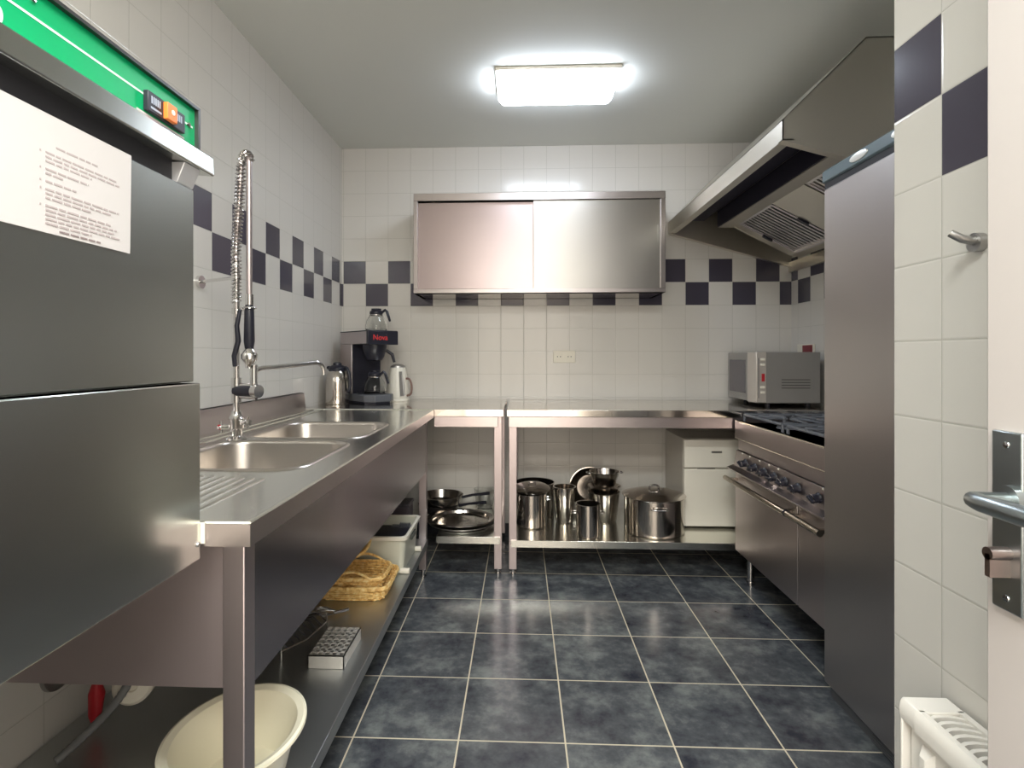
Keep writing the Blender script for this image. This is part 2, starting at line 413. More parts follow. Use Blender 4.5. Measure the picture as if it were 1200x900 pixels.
# filter housing : front band, spacer plates, side plates
def fz(x): return 1.985-(x-1.30)*.53
fh = MB()
fh.box(1.215,1.30,2.13,3.44,1.978,1.988)
def slope(mbq, y0, y1, x0=1.30, x1=1.64, t=.006, dz=0):
    mbq.prism([(x0,fz(x0)+dz),(x1,fz(x1)+dz),(x1,fz(x1)+dz+t),(x0,fz(x0)+dz+t)],'Y',y0,y1)
slope(fh,2.13,2.17); slope(fh,2.60,2.92); slope(fh,3.36,3.44)
fh.prism([(1.64,fz(1.64)),(1.70,fz(1.64)-.01),(1.70,2.0),(1.64,2.0)],'Y',2.13,3.44)
fh.prism([(1.215,1.98),(1.30,1.98),(1.66,fz(1.66)),(1.66,2.08),(1.215,2.08)],'Y',3.436,3.44)
fh.prism([(1.215,1.98),(1.30,1.98),(1.66,fz(1.66)),(1.66,2.08),(1.215,2.08)],'Y',2.13,2.134)
fh.build('filter_housing', steel_hood, h)
for ya_, yb_ in ((2.19,2.58),(2.925,3.355)):
    f = MB(); n = 12
    slope(f, ya_, ya_+.012, dz=-.004, t=.02); slope(f, yb_-.012, yb_, dz=-.004, t=.02)
    for x in (1.302, 1.626):
        f.prism([(x,fz(x)-.004),(x+.012,fz(x+.012)-.004),(x+.012,fz(x+.012)+.016),(x,fz(x)+.016)],'Y',ya_,yb_)
    for i in range(n):
        y = ya_+.022+(yb_-ya_-.044)*i/(n-1)
        slope(f, y-.0075, y+.0075, 1.31, 1.63, .004, .002)
    fo = f.build('baffle_filter', mat('filter_steel', (.80,.76,.76), .42, 1), h)
    bk = MB(); slope(bk, ya_, yb_, 1.302, 1.638, .004, .03); bk.build('filter_gap_shade', dark_in, fo)  # dark sheet that paints the shade behind the slats
    for yy in (ya_+.006, yb_-.01):
        MB().prism([(1.44,fz(1.44)-.012),(1.495,fz(1.495)-.012),(1.495,fz(1.495)+.004),(1.44,fz(1.44)+.004)],'Y',yy-.010,yy+.012).build('filter_handle', black_pl, fo, .003)
MB().box(1.745,1.764,YA,YB,1.735,1.80).build('wall_rail', steel_hood, h, .001)

# ------------------------------------------------------------------ range
g = thing('gas_range', (1.44, 2.5, 0), 'stainless steel gas range with a row of knobs beneath the extractor hood', 'stove')
ya, yb = 2.03, 2.952
MB().box(1.165,1.75,ya,yb,.16,.80).build('body', steel_h, g, .002)
MB().prism([(1.127,.757),(1.127,.843),(1.132,.850),(1.16,.850),(1.16,.838),(1.74,.838),(1.74,.757)],'Y',ya,yb).build('hob_top', steel_h, g, .0015)
MB().tube([(1.131,ya,.8485),(1.131,yb,.8485)],.004,8).tube([(1.129,ya,.760),(1.129,yb,.760)],.0025,8).build('bright_edge', mat('polished_edge', (.80,.74,.62), .2, 1), g)
MB().prism([(1.143,.697),(1.143,.757),(1.17,.757),(1.17,.697)],'Y',ya,yb-.005).build('trim_strip', steel_h, g, .001)
MB().prism([(1.118,.617),(1.133,.697),(1.17,.697),(1.17,.617)],'Y',ya,yb-.008).build('control_panel', steel_h, g, .001)
MB().prism([(1.088,.598),(1.085,.606),(1.118,.619),(1.17,.619),(1.17,.598)],'Y',ya,yb+.002).build('panel_lip', steel_h, g, .001)
for y in (2.80,2.69,2.585,2.485,2.39,2.28,2.125):
    kb = MB().lathe(0,0,[(.0,0),(.022,0),(.021,.005),(.017,.010),(.0165,.028),(.013,.031),(0,.031)],20)
    M = Matrix.Translation((1.125,y,.655)) @ Matrix.Rotation(-PI/2-.18,4,'Y')
    ko = kb.xf(M).build('knob', black_pl, g)
    MB().box(-.005,.005,-.020,.020,.026,.040).xf(M @ Matrix.Rotation(random.choice((0,.5,-.4,.2)),4,'Z')).build('grip', black_pl, ko, .002)
    MB().tube(circle((0,0,.0300),.0185,20), .0016, 6, True).xf(M).build('dial_ring', chrome, ko)
for y in (2.86,2.77,2.66,2.56,2.47,2.11):
    MB().lathe(0,0,[(.005,0),(.004,.004),(0,.005)],12).xf(Matrix.Translation((1.1315,y,.692)) @ Matrix.Rotation(-PI/2,4,'Y')).build('indicator', white_pl, g)
for y0, y1 in ((2.296,2.948),(2.034,2.288)):
    dr = MB().box(1.127,1.165,y0,y1,.172,.585).build('oven_door', steel_h, g, .002)
    hb = MB().cyl((1.080,y0+.002,.548),(1.080,y1+(.012 if y1 > 2.9 else -.004),.548), .013, 18)
    hb.box(1.080,1.13,y0+.02,y0+.04,.541,.555).box(1.080,1.13,y1-.04,y1-.02,.541,.555)
    hb.build('door_handle', mat('bar_handle_steel', (.52,.47,.40), .25, 1), dr)
MB().cyl((1.081,2.288,.548),(1.081,2.298,.548), .0145, 18).build('handle_joint', black_pl, g)
for x, y in ((1.20,2.93),(1.20,2.06),(1.70,2.93),(1.70,2.06)):
    l = MB().cyl((x,y,.0),(x,y,.17), .019, 20).cyl((x,y,0),(x,y,.012), .023, 20).build('leg', chrome, g)
for yy in (2.73, 2.26):
    for xx in (1.30, 1.57):
        bn = MB().lathe(xx,yy,[(.0,.838),(.055,.838),(.052,.846),(.036,.848),(.036,.856),(.040,.858),(.040,.864),(.03,.868),(0,.869)],28).build('burner', dark_iron, g)
    gr = MB(); x0, x1, y0, y1 = 1.175, 1.70, yy-.205, yy+.215; z = .880
    def bar(p, q): gr.tube([p, q], .0075, 8)
    for x in (x0, (x0+x1)/2, x1): bar((x,y0,z),(x,y1,z))
    for y in (y0, y1): bar((x0,y,z),(x1,y,z))
    for x in (1.30, 1.57):
        for dx, dy in ((1,0),(-1,0),(0,1),(0,-1),(.7,.7),(-.7,.7),(.7,-.7),(-.7,-.7)):
            ex = min(max(x+dx*.125, x0), x1); ey = min(max(yy+dy*.2, y0), y1)
            gr.tube([(x+dx*.022,yy+dy*.022,z+.004),(x+dx*.06,yy+dy*.06,z+.007),(ex,ey,z)], .006, 8)
    for x in (x0,(x0+x1)/2,x1):
        for y in (y0,y1): gr.cyl((x,y,.838),(x,y,z), .007, 8)
    gr.build('pan_support', dark_iron, g)

# ------------------------------------------------------------------ tall refrigerator
f = thing('tall_refrigerator', (1.42, 1.62, 0), 'tall stainless steel refrigerator beside the gas range', 'refrigerator')
MB().box(1.10,1.755,1.262,1.982,.06,1.827).build('body', steel_fridge, f, .003)
MB().box(1.063,1.098,1.262,1.980,.050,1.774).build('door', steel_fridge, f, .006)
MB().prism([(1.060,1.800),(1.060,1.834),(1.068,1.842),(1.12,1.842),(1.12,1.792),(1.075,1.792)],'Y',1.262,1.985).build('header_panel', header_grey, f, .002)
MB().box(1.068,1.12,1.265,1.982,1.774,1.800).build('gap_shade_strip', dark_in, f)  # solid dark strip for the shade in the gap above the door
for y in (1.775,1.575):
    MB().loft([[(xx, y+.047*q*math.cos(a), 1.819+.0135*q*math.sin(a)) for a in [2*PI*k/32 for k in range(32)]] for xx, q in ((1.0602,1),(1.0575,.96),(1.0570,.8))]).build('oval_badge', mat('badge_silver', (.8,.8,.76), .35, .6), f)
gm = MB().box(1.085,1.10,1.27,1.975,.0,.05)
for k in range(5): gm.box(1.079,1.086,1.27,1.74,.006+k*.009,.010+k*.009)
gm.build('plinth_grille', grey_pl, f)

# ------------------------------------------------------------------ radiator
rd = thing('radiator', (.735, .45, .15), 'white panel radiator with a slotted top grille by the open door', 'radiator')
yr0, yr1 = -.15, 1.03
fp = [];
fp = MB().box(.700,.706,yr0,yr1-.012,.10,.545)
y = yr1-.04
while y > .35:
    fp.prism([(y,.696),(y-.012,.6925),(y-.024,.696)],'Z',.15,.50) if False else fp.add(
        [(.7,y,.14),(.688,y-.008,.155),(.688,y-.022,.155),(.7,y-.030,.14),(.7,y,.515),(.688,y-.008,.50),(.688,y-.022,.50),(.7,y-.030,.515)],
        [(0,4,5,1),(1,5,6,2),(2,6,7,3),(0,1,2,3),(4,7,6,5)])
    y -= .052
fp.build('front_panel', rad_white, rd, .001)
MB().box(.758,.764,yr0,yr1-.012,.10,.545).build('rear_panel', rad_white, rd, .001)
MB().prism([(.688,.535),(.685,.552),(.688,.566),(.692,.572),(.770,.572),(.770,.56),(.76,.56),(.76,.545),(.698,.545),(.698,.535)],'Y',yr1-.045,yr1).build('end_cap', rad_white, rd, .002)
MB().box(.688,.770,yr1-.006,yr1,.12,.56).build('end_plate', rad_white, rd, .002)
tg = MB().prism([(.686,.535),(.684,.553),(.687,.567),(.692,.572),(.702,.572),(.702,.566),(.692,.56),(.692,.535)],'Y',yr0,yr1-.04).box(.759,.770,yr0,yr1-.04,.55,.572)
y = yr1-.052
while y > .30:
    tg.loft([[(xx, y-.003+oy+dy, .568+dz) for (dy,dz) in ((0,0),(.007,0),(.007,-.010),(0,-.010))] for xx, oy in ((.700,-.004),(.715,.003),(.730,.005),(.745,.003),(.762,-.004))])
    y -= .0165
tg.build('top_grille', rad_white, rd)
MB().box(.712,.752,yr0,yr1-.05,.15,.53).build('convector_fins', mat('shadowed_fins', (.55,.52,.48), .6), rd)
MB().box(.764,.7795,.8,.84,.2,.5).build('bracket', rad_white, rd)
MB().box(.764,.7795,0,.04,.2,.5).build('bracket', rad_white, rd)

# ------------------------------------------------------------------ hook
hk = thing('wall_hook', (.775, .965, 1.385), 'small metal wall hook on the white tiles above the door handle', 'hook')
MB().cyl((.779,.966,1.383),(.766,.966,1.383), .016, 20).build('base', dull_metal, hk)
MB().tube([(.77,.966,1.385),(.748,.966,1.389),(.735,.975,1.401)], [.0075,.007,.0065], 12).build('peg', dull_metal, hk)

# ------------------------------------------------------------------ sockets
so = thing('wall_socket', (.287, 3.67, 1.185), 'white double wall socket on the back wall tiles', 'socket')
MB().box(.214,.360,3.664,3.6738,1.145,1.224).build('plate', white_pl, so, .003)
for x in (.252,.322):
    q = MB().lathe(0,0,[(.026,0),(.026,.004),(.022,.004),(.022,.0005),(0,.0005)],24).xf(Matrix.Translation((x,3.664,1.185)) @ Matrix.Rotation(PI/2,4,'X')).build('socket_well', white_pl, so)
    MB().cyl((x-.0095,3.6638,1.185),(x-.0095,3.6625,1.185),.0035,10).cyl((x+.0095,3.6638,1.185),(x+.0095,3.6625,1.185),.0035,10).build('pin_holes', dark_in, q)
rs = thing('wall_switch', (1.76, 3.44, 1.235), 'white wall switch with dark red rocker above the microwave', 'switch')
MB().box(1.756,1.7658,3.38,3.58,1.195,1.262).build('plate', white_pl, rs, .002)
MB().box(1.748,1.757,3.395,3.50,1.205,1.256).build('rocker', mat('dark_red_switch', (.20,.02,.03), .4), rs, .002)

# ------------------------------------------------------------------ dishwasher
dw = thing('hood_dishwasher', (-.88, .45, 0), 'hood type steel dishwasher with green control panel at the left', 'dishwasher')
XD, y0, y1 = -.553, .05, .929
MB().box(-1.19,-.62,.10,.50,0,.84).build('base_cabinet', steel_door, dw, .003)
MB().box(-1.19,-.585,y0,y1-.004,.842,1.60).build('body', steel_door, dw, .002)
MB().box(-.59,XD,y0,y1,.840,1.144).build('lower_panel', steel_door, dw, .002)
MB().box(-.59,XD-.008,y0,y1-.006,1.1465,1.475).build('door', steel_door, dw, .002)
MB().box(-.588,-.575,y0,y1-.004,1.475,1.52).build('recess_shade', dark_in, dw)  # shade under the lip, painted as a dark slab
lip = MB().prism([(-.60,1.515),(-.549,1.511),(-.547,1.513),(-.549,1.543),(-.552,1.5455),(-.60,1.5455)],'Y',y0,.962); lip.build('handle_lip', steel_door, dw, .001)
MB().prism([(-.585,1.478),(-.566,1.478),(-.553,1.511),(-.585,1.511)],'Y',.885,.9285).build('lip_bracket', mat('pale_metal', (.75,.75,.78), .3, .6), dw, .001)
gp = MB().box(-.59,-.560,y0,y1-.006,1.546,1.612).build('control_panel', green_p, dw)
MB().box(-.5598,-.5594,y0,y1-.012,1.5785,1.5815).build('white_stripe', white_print, gp)
MB().box(-.60,-.553,y0,y1,1.612,1.617).box(-.60,-.553,y1-.006,y1,1.545,1.612).build('panel_frame', mat('dark_frame', (.10,.10,.10), .4, .8), dw)
My = lambda y, z, x=-.5597: Matrix.Translation((x,y,z)) @ Matrix.Rotation(PI/2,4,'Z') @ Matrix.Rotation(PI/2,4,'X')
text('digit', '0', .030, white_print, My(.566,1.556), gp)
sw = MB().box(-.560,-.552,.794,.884,1.556,1.586).build('switch_block', black_pl, gp, .001)
MB().box(-.554,-.545,.829,.853,1.558,1.584).build('rocker', orange_pl, sw, .001)
MB().cyl((-.546,.842,1.572),(-.544,.842,1.572),.004,12).build('rocker_mark', white_pl, sw)
lg = MB()
for i in range(5): lg.box(-.5519,-.5515,.801+i*.0045,.8035+i*.0045,1.569,1.580)
for i in range(4): lg.box(-.5519,-.5515,.859+i*.0045,.8615+i*.0045,1.569,1.580)
lg.box(-.5519,-.5515,.800,.824,1.561,1.564)
lg.build('switch_marks', mat('pale_blue_marks', (.45,.5,.6), .5), sw)
MB().box(-.5598,-.5592,.780,.893,1.546,1.5535).build('label_strip', paper_m, gp)
for yy, zz, xx in ((.608,1.6,-.5597),(.905,1.58,-.5597)):
    MB().lathe(0,0,[(.0045,0),(.004,.002),(0,.003)],14).xf(Matrix.Translation((xx,yy,zz)) @ Matrix.Rotation(PI/2,4,'Y')).build('screw', chrome, gp)
MB().lathe(0,0,[(.005,0),(.0045,.003),(0,.005)],14).xf(Matrix.Translation((XD,.922,.868)) @ Matrix.Rotation(PI/2,4,'Y')).build('screw', chrome, dw)
MB().box(-.556,-.547,.930,.933,.866,.902).build('joint_strip', white_pl, dw)

pn = thing('instruction_sheet', (-.56, .6, 1.40), 'white paper sheet of typed instructions stuck on the dishwasher door', 'paper')
pb = MB()
pb.add([(-.5600,.42,1.335),(-.5600,.766,1.337),(-.5595,.768,1.478),(-.5595,.42,1.476),(-.5592,.42,1.335),(-.5592,.766,1.337),(-.5587,.768,1.478),(-.5587,.42,1.476)],
       [(0,1,2,3),(7,6,5,4),(0,4,5,1),(1,5,6,2),(2,6,7,3),(3,7,4,0)])
pb.build('sheet', paper_m, pn)
tl = MB(); td = MB()
def line(mbq, ya_, yb_, z, hgt=.0022):
    yy = ya_
    while yy < yb_:
        wd = random.uniform(.006,.018); e = min(yy+wd, yb_); mbq.box(-.5591,-.5585,yy,e,z-hgt/2,z+hgt/2); yy = e+.0025
line(tl,.640,.705,1.441)
z = 1.431
for block in ((3,.745),(2,.70),(1,.72),(3,.745),(5,.745)):
    for i in range(block[0]):
        line(tl, .625, block[1]-(.05 if i == block[0]-1 else random.uniform(0,.02)), z); z -= .0052
    line(tl, .617,.619, z+.0052*block[0]); z -= .0040
line(td,.645,.710,z+.003)
tl.build('typed_text', ink, pn); td.build('bold_text', ink_dark, pn)

# ------------------------------------------------------------------ pre-rinse tap
t = thing('pre_rinse_tap', (-.985, 1.868, .9), 'tall chrome pre-rinse spray tap with coiled spring by the sinks', 'tap')
bx, by = -.985, 1.868
MB().lathe(bx,by,[(.0,.901),(.032,.901),(.032,.907),(.018,.915),(.018,.935),(.024,.94),(.026,.975),(.018,.985),(.016,1.0),(0,1.0)],28).build('base_valve', chrome, t)
for s_, z_, mm in ((-1,.945,red_pl),(1,.962,dull_metal)):
    v = MB().cyl((bx,by,z_),(bx+s_*.045,by-.012,z_), .010, 14).build('valve_arm', chrome, t)
    kn = MB()
    for k in range(4):
        a = k*PI/2; kn.tube([(bx+s_*.045,by-.012,z_),(bx+s_*.048,by-.012+.02*math.cos(a),z_+.02*math.sin(a))], .005, 8)
    kn.build('cross_handle', chrome, v)
    MB().cyl((bx+s_*.046,by-.012,z_),(bx+s_*.056,by-.014,z_), .009, 14).build('handle_cap', mm, v)
MB().cyl((bx,by,.99),(bx,by,1.52), .0105, 18).build('riser_pipe', chrome, t)
for z_ in (1.345, 1.462): MB().cyl((bx,by,z_-.01),(bx,by,z_+.01), .0155, 18).build('collar', chrome, t)
MB().cyl((bx,by,1.03),(bx,by,1.115), .017, 20).build('mixer_column', chrome, t)
mx = MB().cyl((bx,by,1.070),(-.905,1.84,1.070), .020, 22).build('mixer_body', black_pl, t)
MB().cyl((-.91,1.842,1.07),(-.888,1.834,1.07), .022, 22).cyl((bx+.02,by-.007,1.088),(-.90,1.839,1.092),.0075,12).cyl((bx+.02,by-.007,1.050),(-.90,1.839,1.048),.0075,12).build('mixer_trim', chrome, t)
# wall bracket
MB().cyl((-1.207,2.02,1.468),(bx,by,1.462), .0065, 12).cyl((-1.209,2.02,1.468),(-1.196,2.02,1.468), .024, 22).build('wall_bracket', chrome, t)
# hose arch
hx, hy = -.905, 1.80
p = []
c0 = Vector((bx,by,0)); c1 = Vector((hx,hy,0)); cm = (c0+c1)/2; hv = (c1-c0)/2
for k in range(13):
    a = PI*k/12; q = c0.lerp(c1, .70-.30*math.cos(a)); p.append((q.x,q.y,1.838+.030*math.sin(a)))
m1 = c0.lerp(c1, .10); m2 = c0.lerp(c1, .27)
path = [(bx,by,1.50),(bx,by,1.56),(m1.x,m1.y,1.64),(m2.x,m2.y,1.74)]
path += [tuple(x) for x in p] + [(hx,hy,1.78),(hx,hy,1.70),(hx,hy,1.5),(hx,hy,1.375)]
# smooth sampling
def smooth(pts, n=10):
    P = [Vector(q) for q in pts]; o = []
    for i in range(len(P)-1):
        p0, p1, p2, p3 = P[max(i-1,0)], P[i], P[i+1], P[min(i+2,len(P)-1)]
        for k in range(n):
            u = k/n; o.append(.5*((2*p1)+(-p0+p2)*u+(2*p0-5*p1+4*p2-p3)*u*u+(-p0+3*p1-3*p2+p3)*u**3))
    o.append(P[-1]); return o
sp = smooth(path, 8)
MB().tube(sp, .0095, 12).build('hose', mat('hose_braid', (.50,.44,.44), .35, .9), t)
# coiled spring round the rising half of the hose
def coil(centre, rad, pitch, wire, seg=12):
    P = centre; out = []; ph = 0
    acc = [0]
    for i in range(1, len(P)): acc.append(acc[-1]+(P[i]-P[i-1]).length)
    tot = acc[-1]; n = int(tot/pitch*seg); j = 0
    for k in range(n+1):
        d_ = tot*k/n
        while j < len(P)-2 and acc[j+1] < d_: j += 1
        u = (d_-acc[j])/max(acc[j+1]-acc[j],1e-6); c_ = P[j].lerp(P[j+1], u); tg_ = (P[j+1]-P[j]).normalized()
        n1 = tg_.cross(Vector((.3,.95,0))).normalized(); n2 = tg_.cross(n1)
        a = 2*PI*d_/pitch; out.append(c_+(n1*math.cos(a)+n2*math.sin(a))*rad)
    return out
dense = [Vector((bx,by,1.375+.02*i)) for i in range(7)] + sp[0:8*16]
MB().tube(coil(dense, .0150, .0125, .002), .0030, 6).build('spring', chrome, t)
# spray gun
MB().tube([(hx,hy,1.395),(hx,hy,1.36)], .013, 16).build('hose_ferrule', chrome, t)
MB().tube([(hx,hy,1.362),(hx,hy,1.34),(hx,hy,1.24),(hx,hy,1.215)], [.012,.0155,.0175,.014], 18).build('spray_grip', black_pl, t)
MB().tube([(hx-.025,hy-.012,1.345),(hx-.034,hy-.016,1.29),(hx-.030,hy-.014,1.24),(hx-.042,hy-.018,1.19),(hx-.040,hy-.018,1.155)], [.006,.008,.009,.008,.006], 12).build('spray_trigger', black_pl, t)
MB().lathe(hx,hy,[(.008,1.22),(.016,1.212),(.026,1.195),(.026,1.180),(.015,1.165),(.012,1.15),(0,1.15)],24).build('spray_head', chrome, t)
MB().cyl((bx,by,1.345),(hx+.012,hy+.005,1.350), .006, 10).tube(circle((hx,hy,1.350),.020,20),.0035,8,True).build('grip_holder', chrome, t)
# swing spout
spx, spy = -.912, 1.845
MB().tube(smooth([(spx,spy,1.085),(spx,spy,1.13),(spx+.012,spy+.018,1.146),(spx+.05,spy+.07,1.151),(-.79,2.03,1.163),(-.768,2.062,1.163),(-.757,2.078,1.145),(-.755,2.081,1.118)],6), .0085, 14).build('swing_spout', chrome, t)
MB().cyl((spx,spy,1.08),(spx,spy,1.16), .0125, 18).build('spout_collar', chrome, t)

# ------------------------------------------------------------------ counter-top appliances
# thermos
tj = thing('thermos_jug', (-1.105, 3.275, .9), 'steel thermos jug with black lid in the left back corner', 'jug')
MB().lathe(-1.105,3.275,[(0,.9005),(.068,.9005),(.071,.91),(.071,.99),(.068,1.04),(.058,1.085),(.046,1.105),(0,1.105)],40).build('body', steel_pot, tj)
MB().lathe(-1.105,3.275,[(.050,1.098),(.052,1.115),(.044,1.128),(.026,1.136),(.024,1.148),(.01,1.153),(0,1.153)],32).tube([(-1.14,3.275,1.112),(-1.167,3.275,1.122)],[.02,.008],12).build('lid', black_pl, tj)
MB().tube(smooth([(-1.075,3.27,1.115),(-1.045,3.26,1.118),(-1.025,3.25,1.08),(-1.020,3.25,1.02),(-1.028,3.25,.985),(-1.040,3.26,.975)],5), [.009]*26, 10).build('handle', black_pl, tj)

# coffee machine, turned 40 degrees
cmx, cmy = -.958, 3.425
R = Matrix.Translation((cmx,cmy,0)) @ Matrix.Rotation(math.radians(44),4,'Z')
cm_ = thing('coffee_machine', (cmx,cmy,.9), 'black and steel filter coffee machine with red lettering in the corner', 'coffee machine')
def bx_(x0,x1,y0,y1,z0,z1): return MB().box(x0,x1,y0,y1,z0,z1).xf(R)
MB().prism([(-.10,.185),(-.10,-.13),(-.055,-.185),(.055,-.185),(.10,-.13),(.10,.185)],'Z',.912,.955).xf(R).build('base', grey_pl, cm_, .004)
MB().prism([(-.095,.18),(-.095,-.125),(-.05,-.178),(.05,-.178),(.095,-.125),(.095,.18)],'Z',.9012,.914).xf(R).build('base_skirt', black_pl, cm_)
bx_(-.10,.10,.03,.185,.955,1.262).build('column', steel_h, cm_, .003)
bx_(-.096,.096,.020,.031,.957,1.262).build('column_front', black_pl, cm_)
bx_(-.10,.10,-.165,.185,1.262,1.338).build('head', steel_h, cm_, .003)
bx_(-.103,.103,-.185,-.163,1.258,1.340).build('fascia', black_pl, cm_, .003)
bx_(-.10,.10,-.183,.187,1.337,1.344).build('top_plate', black_pl, cm_, .002)
text('lettering', 'Nova', .046, logo_red, R @ Matrix.Translation((-.020,-.1856,1.300)) @ Matrix.Rotation(PI/2,4,'X'), cm_)
MB().lathe(0,-.08,[(0,1.262),(.076,1.262),(.074,1.24),(.058,1.185),(.045,1.165),(.02,1.158),(0,1.158)],32).tube([(.06,-.10,1.23),(.10,-.12,1.20),(.112,-.126,1.15)],[.009,.011,.008],10).xf(R).build('filter_basket', black_pl, cm_)
MB().lathe(0,-.08,[(0,.955),(.07,.955),(.068,.960),(0,.960)],32).xf(R).build('hot_plate', dark_in, cm_)
bx_(-.08,.08,-.01,.10,.955,.962).build('rear_ledge', black_pl, cm_)
def carafe(label, cx, cy, z, ang):
    k = thing('glass_carafe', (cx,cy,z), label, 'carafe', None)
    MB().lathe(cx,cy,[(.001,z+.001),(.058,z+.001),(.068,z+.012),(.069,z+.03),(.060,z+.065),(.042,z+.098),(.036,z+.112),(.037,z+.118),(.034,z+.118),(.033,z+.110),(.039,z+.097),(.057,z+.064),(.066,z+.03),(.065,z+.013),(.056,z+.004),(.001,z+.004)],36).build('glass_body', glass, k)
    MB().lathe(cx,cy,[(.0375,z+.104),(.041,z+.108),(.041,z+.120),(.030,z+.132),(.032,z+.140),(.0,z+.142)],30).build('lid', black_pl, k)
    ca, sa = math.cos(ang), math.sin(ang)
    P = [(.036,.116),(.060,.132),(.070,.120),(.084,.080),(.090,.060)]
    MB().tube([(cx+r_*ca,cy+r_*sa,z+h_) for r_, h_ in P],[.008,.009,.009,.0085,.007],10).build('handle', black_pl, k)
    MB().tube(circle((cx,cy,z+.100),.0405,30),.0025,6,True).build('neck_band', chrome, k)
    return k
q = R @ Vector((0,-.08,0)); carafe('glass coffee carafe on the hot plate inside the coffee machine', q.x, q.y, .960, math.radians(-10))
q = R @ Vector((.025,-.055,0)); carafe('glass coffee carafe standing on top of the coffee machine', q.x, q.y, 1.344, math.radians(-8))

# kettle
kt = thing('electric_kettle', (-.795,3.53,.9), 'white and silver electric kettle right of the coffee machine', 'kettle')
MB().lathe(-.795,3.53,[(0,.9005),(.072,.9005),(.074,.908),(.070,.918),(0,.918)],32).build('base', white_pl, kt)
MB().lathe(-.795,3.53,[(0,.919),(.068,.919),(.070,.93),(.066,1.0),(.056,1.08),(.048,1.115),(0,1.12)],36).build('body', mat('kettle_cream', (.78,.75,.66), .3), kt)
MB().lathe(-.795,3.53,[(.049,1.110),(.046,1.125),(.03,1.136),(0,1.139)],28).build('lid', dull_metal, kt)
MB().add([(x,y,z) for x,y,z in ((-.765,3.462,.935),(-.742,3.480,.935),(-.757,3.482,1.09),(-.775,3.472,1.09))],[(0,1,2,3)]).tube([(-.745,3.476,.94),(-.752,3.482,1.02),(-.765,3.486,1.09)],[.008,.008,.006],8).build('side_window', dull_metal, kt)
MB().tube(smooth([(-.735,3.50,1.045),(-.712,3.495,1.04),(-.698,3.492,1.00),(-.702,3.492,.95),(-.728,3.50,.935)],5),.007,10).build('handle', mat('brown_handle', (.20,.12,.10), .4), kt)

# microwave
mw = thing('microwave', (1.52,3.5,.9), 'grey and silver microwave oven at the right end of the back worktable', 'microwave')
xa, xb, ya, yb, za, zb = 1.345, 1.713, 3.22, 3.635, .918, 1.212
MB().box(xa+.06,xb,ya+.004,yb,za,zb).build('body', mw_grey, mw, .004)
MB().box(xa,xa+.03,ya+.10,yb,za+.006,zb-.002).build('door', mw_grey, mw, .003)
MB().box(xa-.003,xa+.002,ya+.14,yb-.03,za+.05,zb-.045).build('door_window', glass_dark, mw, .001)
MB().prism([(ya,xa+.006),(ya+.02,xa-.004),(ya+.105,xa-.004),(ya+.105,xa+.062),(ya,xa+.062)],'Z',za+.003,zb).xf(Matrix(((0,1,0,0),(1,0,0,0),(0,0,1,0),(0,0,0,1)))).build('control_panel', mw_silver, mw, .003)
MB().box(xa+.035,xa+.052,ya-.004,ya+.003,za+.125,za+.170).build('start_button', red_pl, mw, .002)
for z_ in (.055,.085,.215,.245): MB().box(xa+.028,xa+.054,ya-.003,ya+.003,za+z_,za+z_+.014).build('button', white_pl, mw, .002)
MB().box(xa+.014,xa+.020,ya-.003,ya+.003,za+.03,za+.26).build('panel_groove', mw_grey, mw)
vt = MB()
for k in range(4): vt.box(xa+.15,xa+.31,ya+.0025,ya+.005,za+.085+k*.016,za+.090+k*.016)
vt.build('vent_slots', mat('vent_shadow', (.10,.095,.09), .5), mw)
for x in (xa+.09,xb-.05):
    for y in (ya+.05,yb-.06): MB().cyl((x,y,.9003),(x,y,za+.001),.014,12).build('foot', black_pl, mw)

# ------------------------------------------------------------------ pots and pans below
def loop_handle(mbq, cx, cy, r, z, ang, wdt=.045, out=.03, th=.0045):
    ca, sa = math.cos(ang), math.sin(ang); px, py = -sa, ca; P = []
    for u, o_ in ((-1,-.002),(-1,.6),(-.7,1),(0,1.08),(.7,1),(1,.6),(1,-.002)):
        P.append((cx+ca*(r+out*o_)+px*wdt*u, cy+sa*(r+out*o_)+py*wdt*u, z))
    mbq.tube(smooth(P,4), th, 8); return mbq
def pot(name, label, cx, cy, r, z0, z1, handles=(), cat='pot', flare=0, wall=.003, lid=False, mt=None, hw=.04, ho=.03, hz=.04):
    mt = mt or steel_pot
    k = thing(name, (cx,cy,z0), label, cat)
    rb = r-flare
    MB().lathe(cx,cy,[(0,z0+.0005),(rb-.006,z0+.0005),(rb,z0+.008),(r,z1-.003),(r+.003,z1),(r-wall,z1),(rb-wall,z0+.01),(0,z0+.006)],48).build('pot_body', mt, k)
    for a in handles:
        loop_handle(MB(), cx, cy, r, z1-hz, a, hw, ho).build('handle', chrome, k)
    return k
lid_m = steel('lid_steel', (.60,.56,.52), .18, (1,1,1), .05, .004)
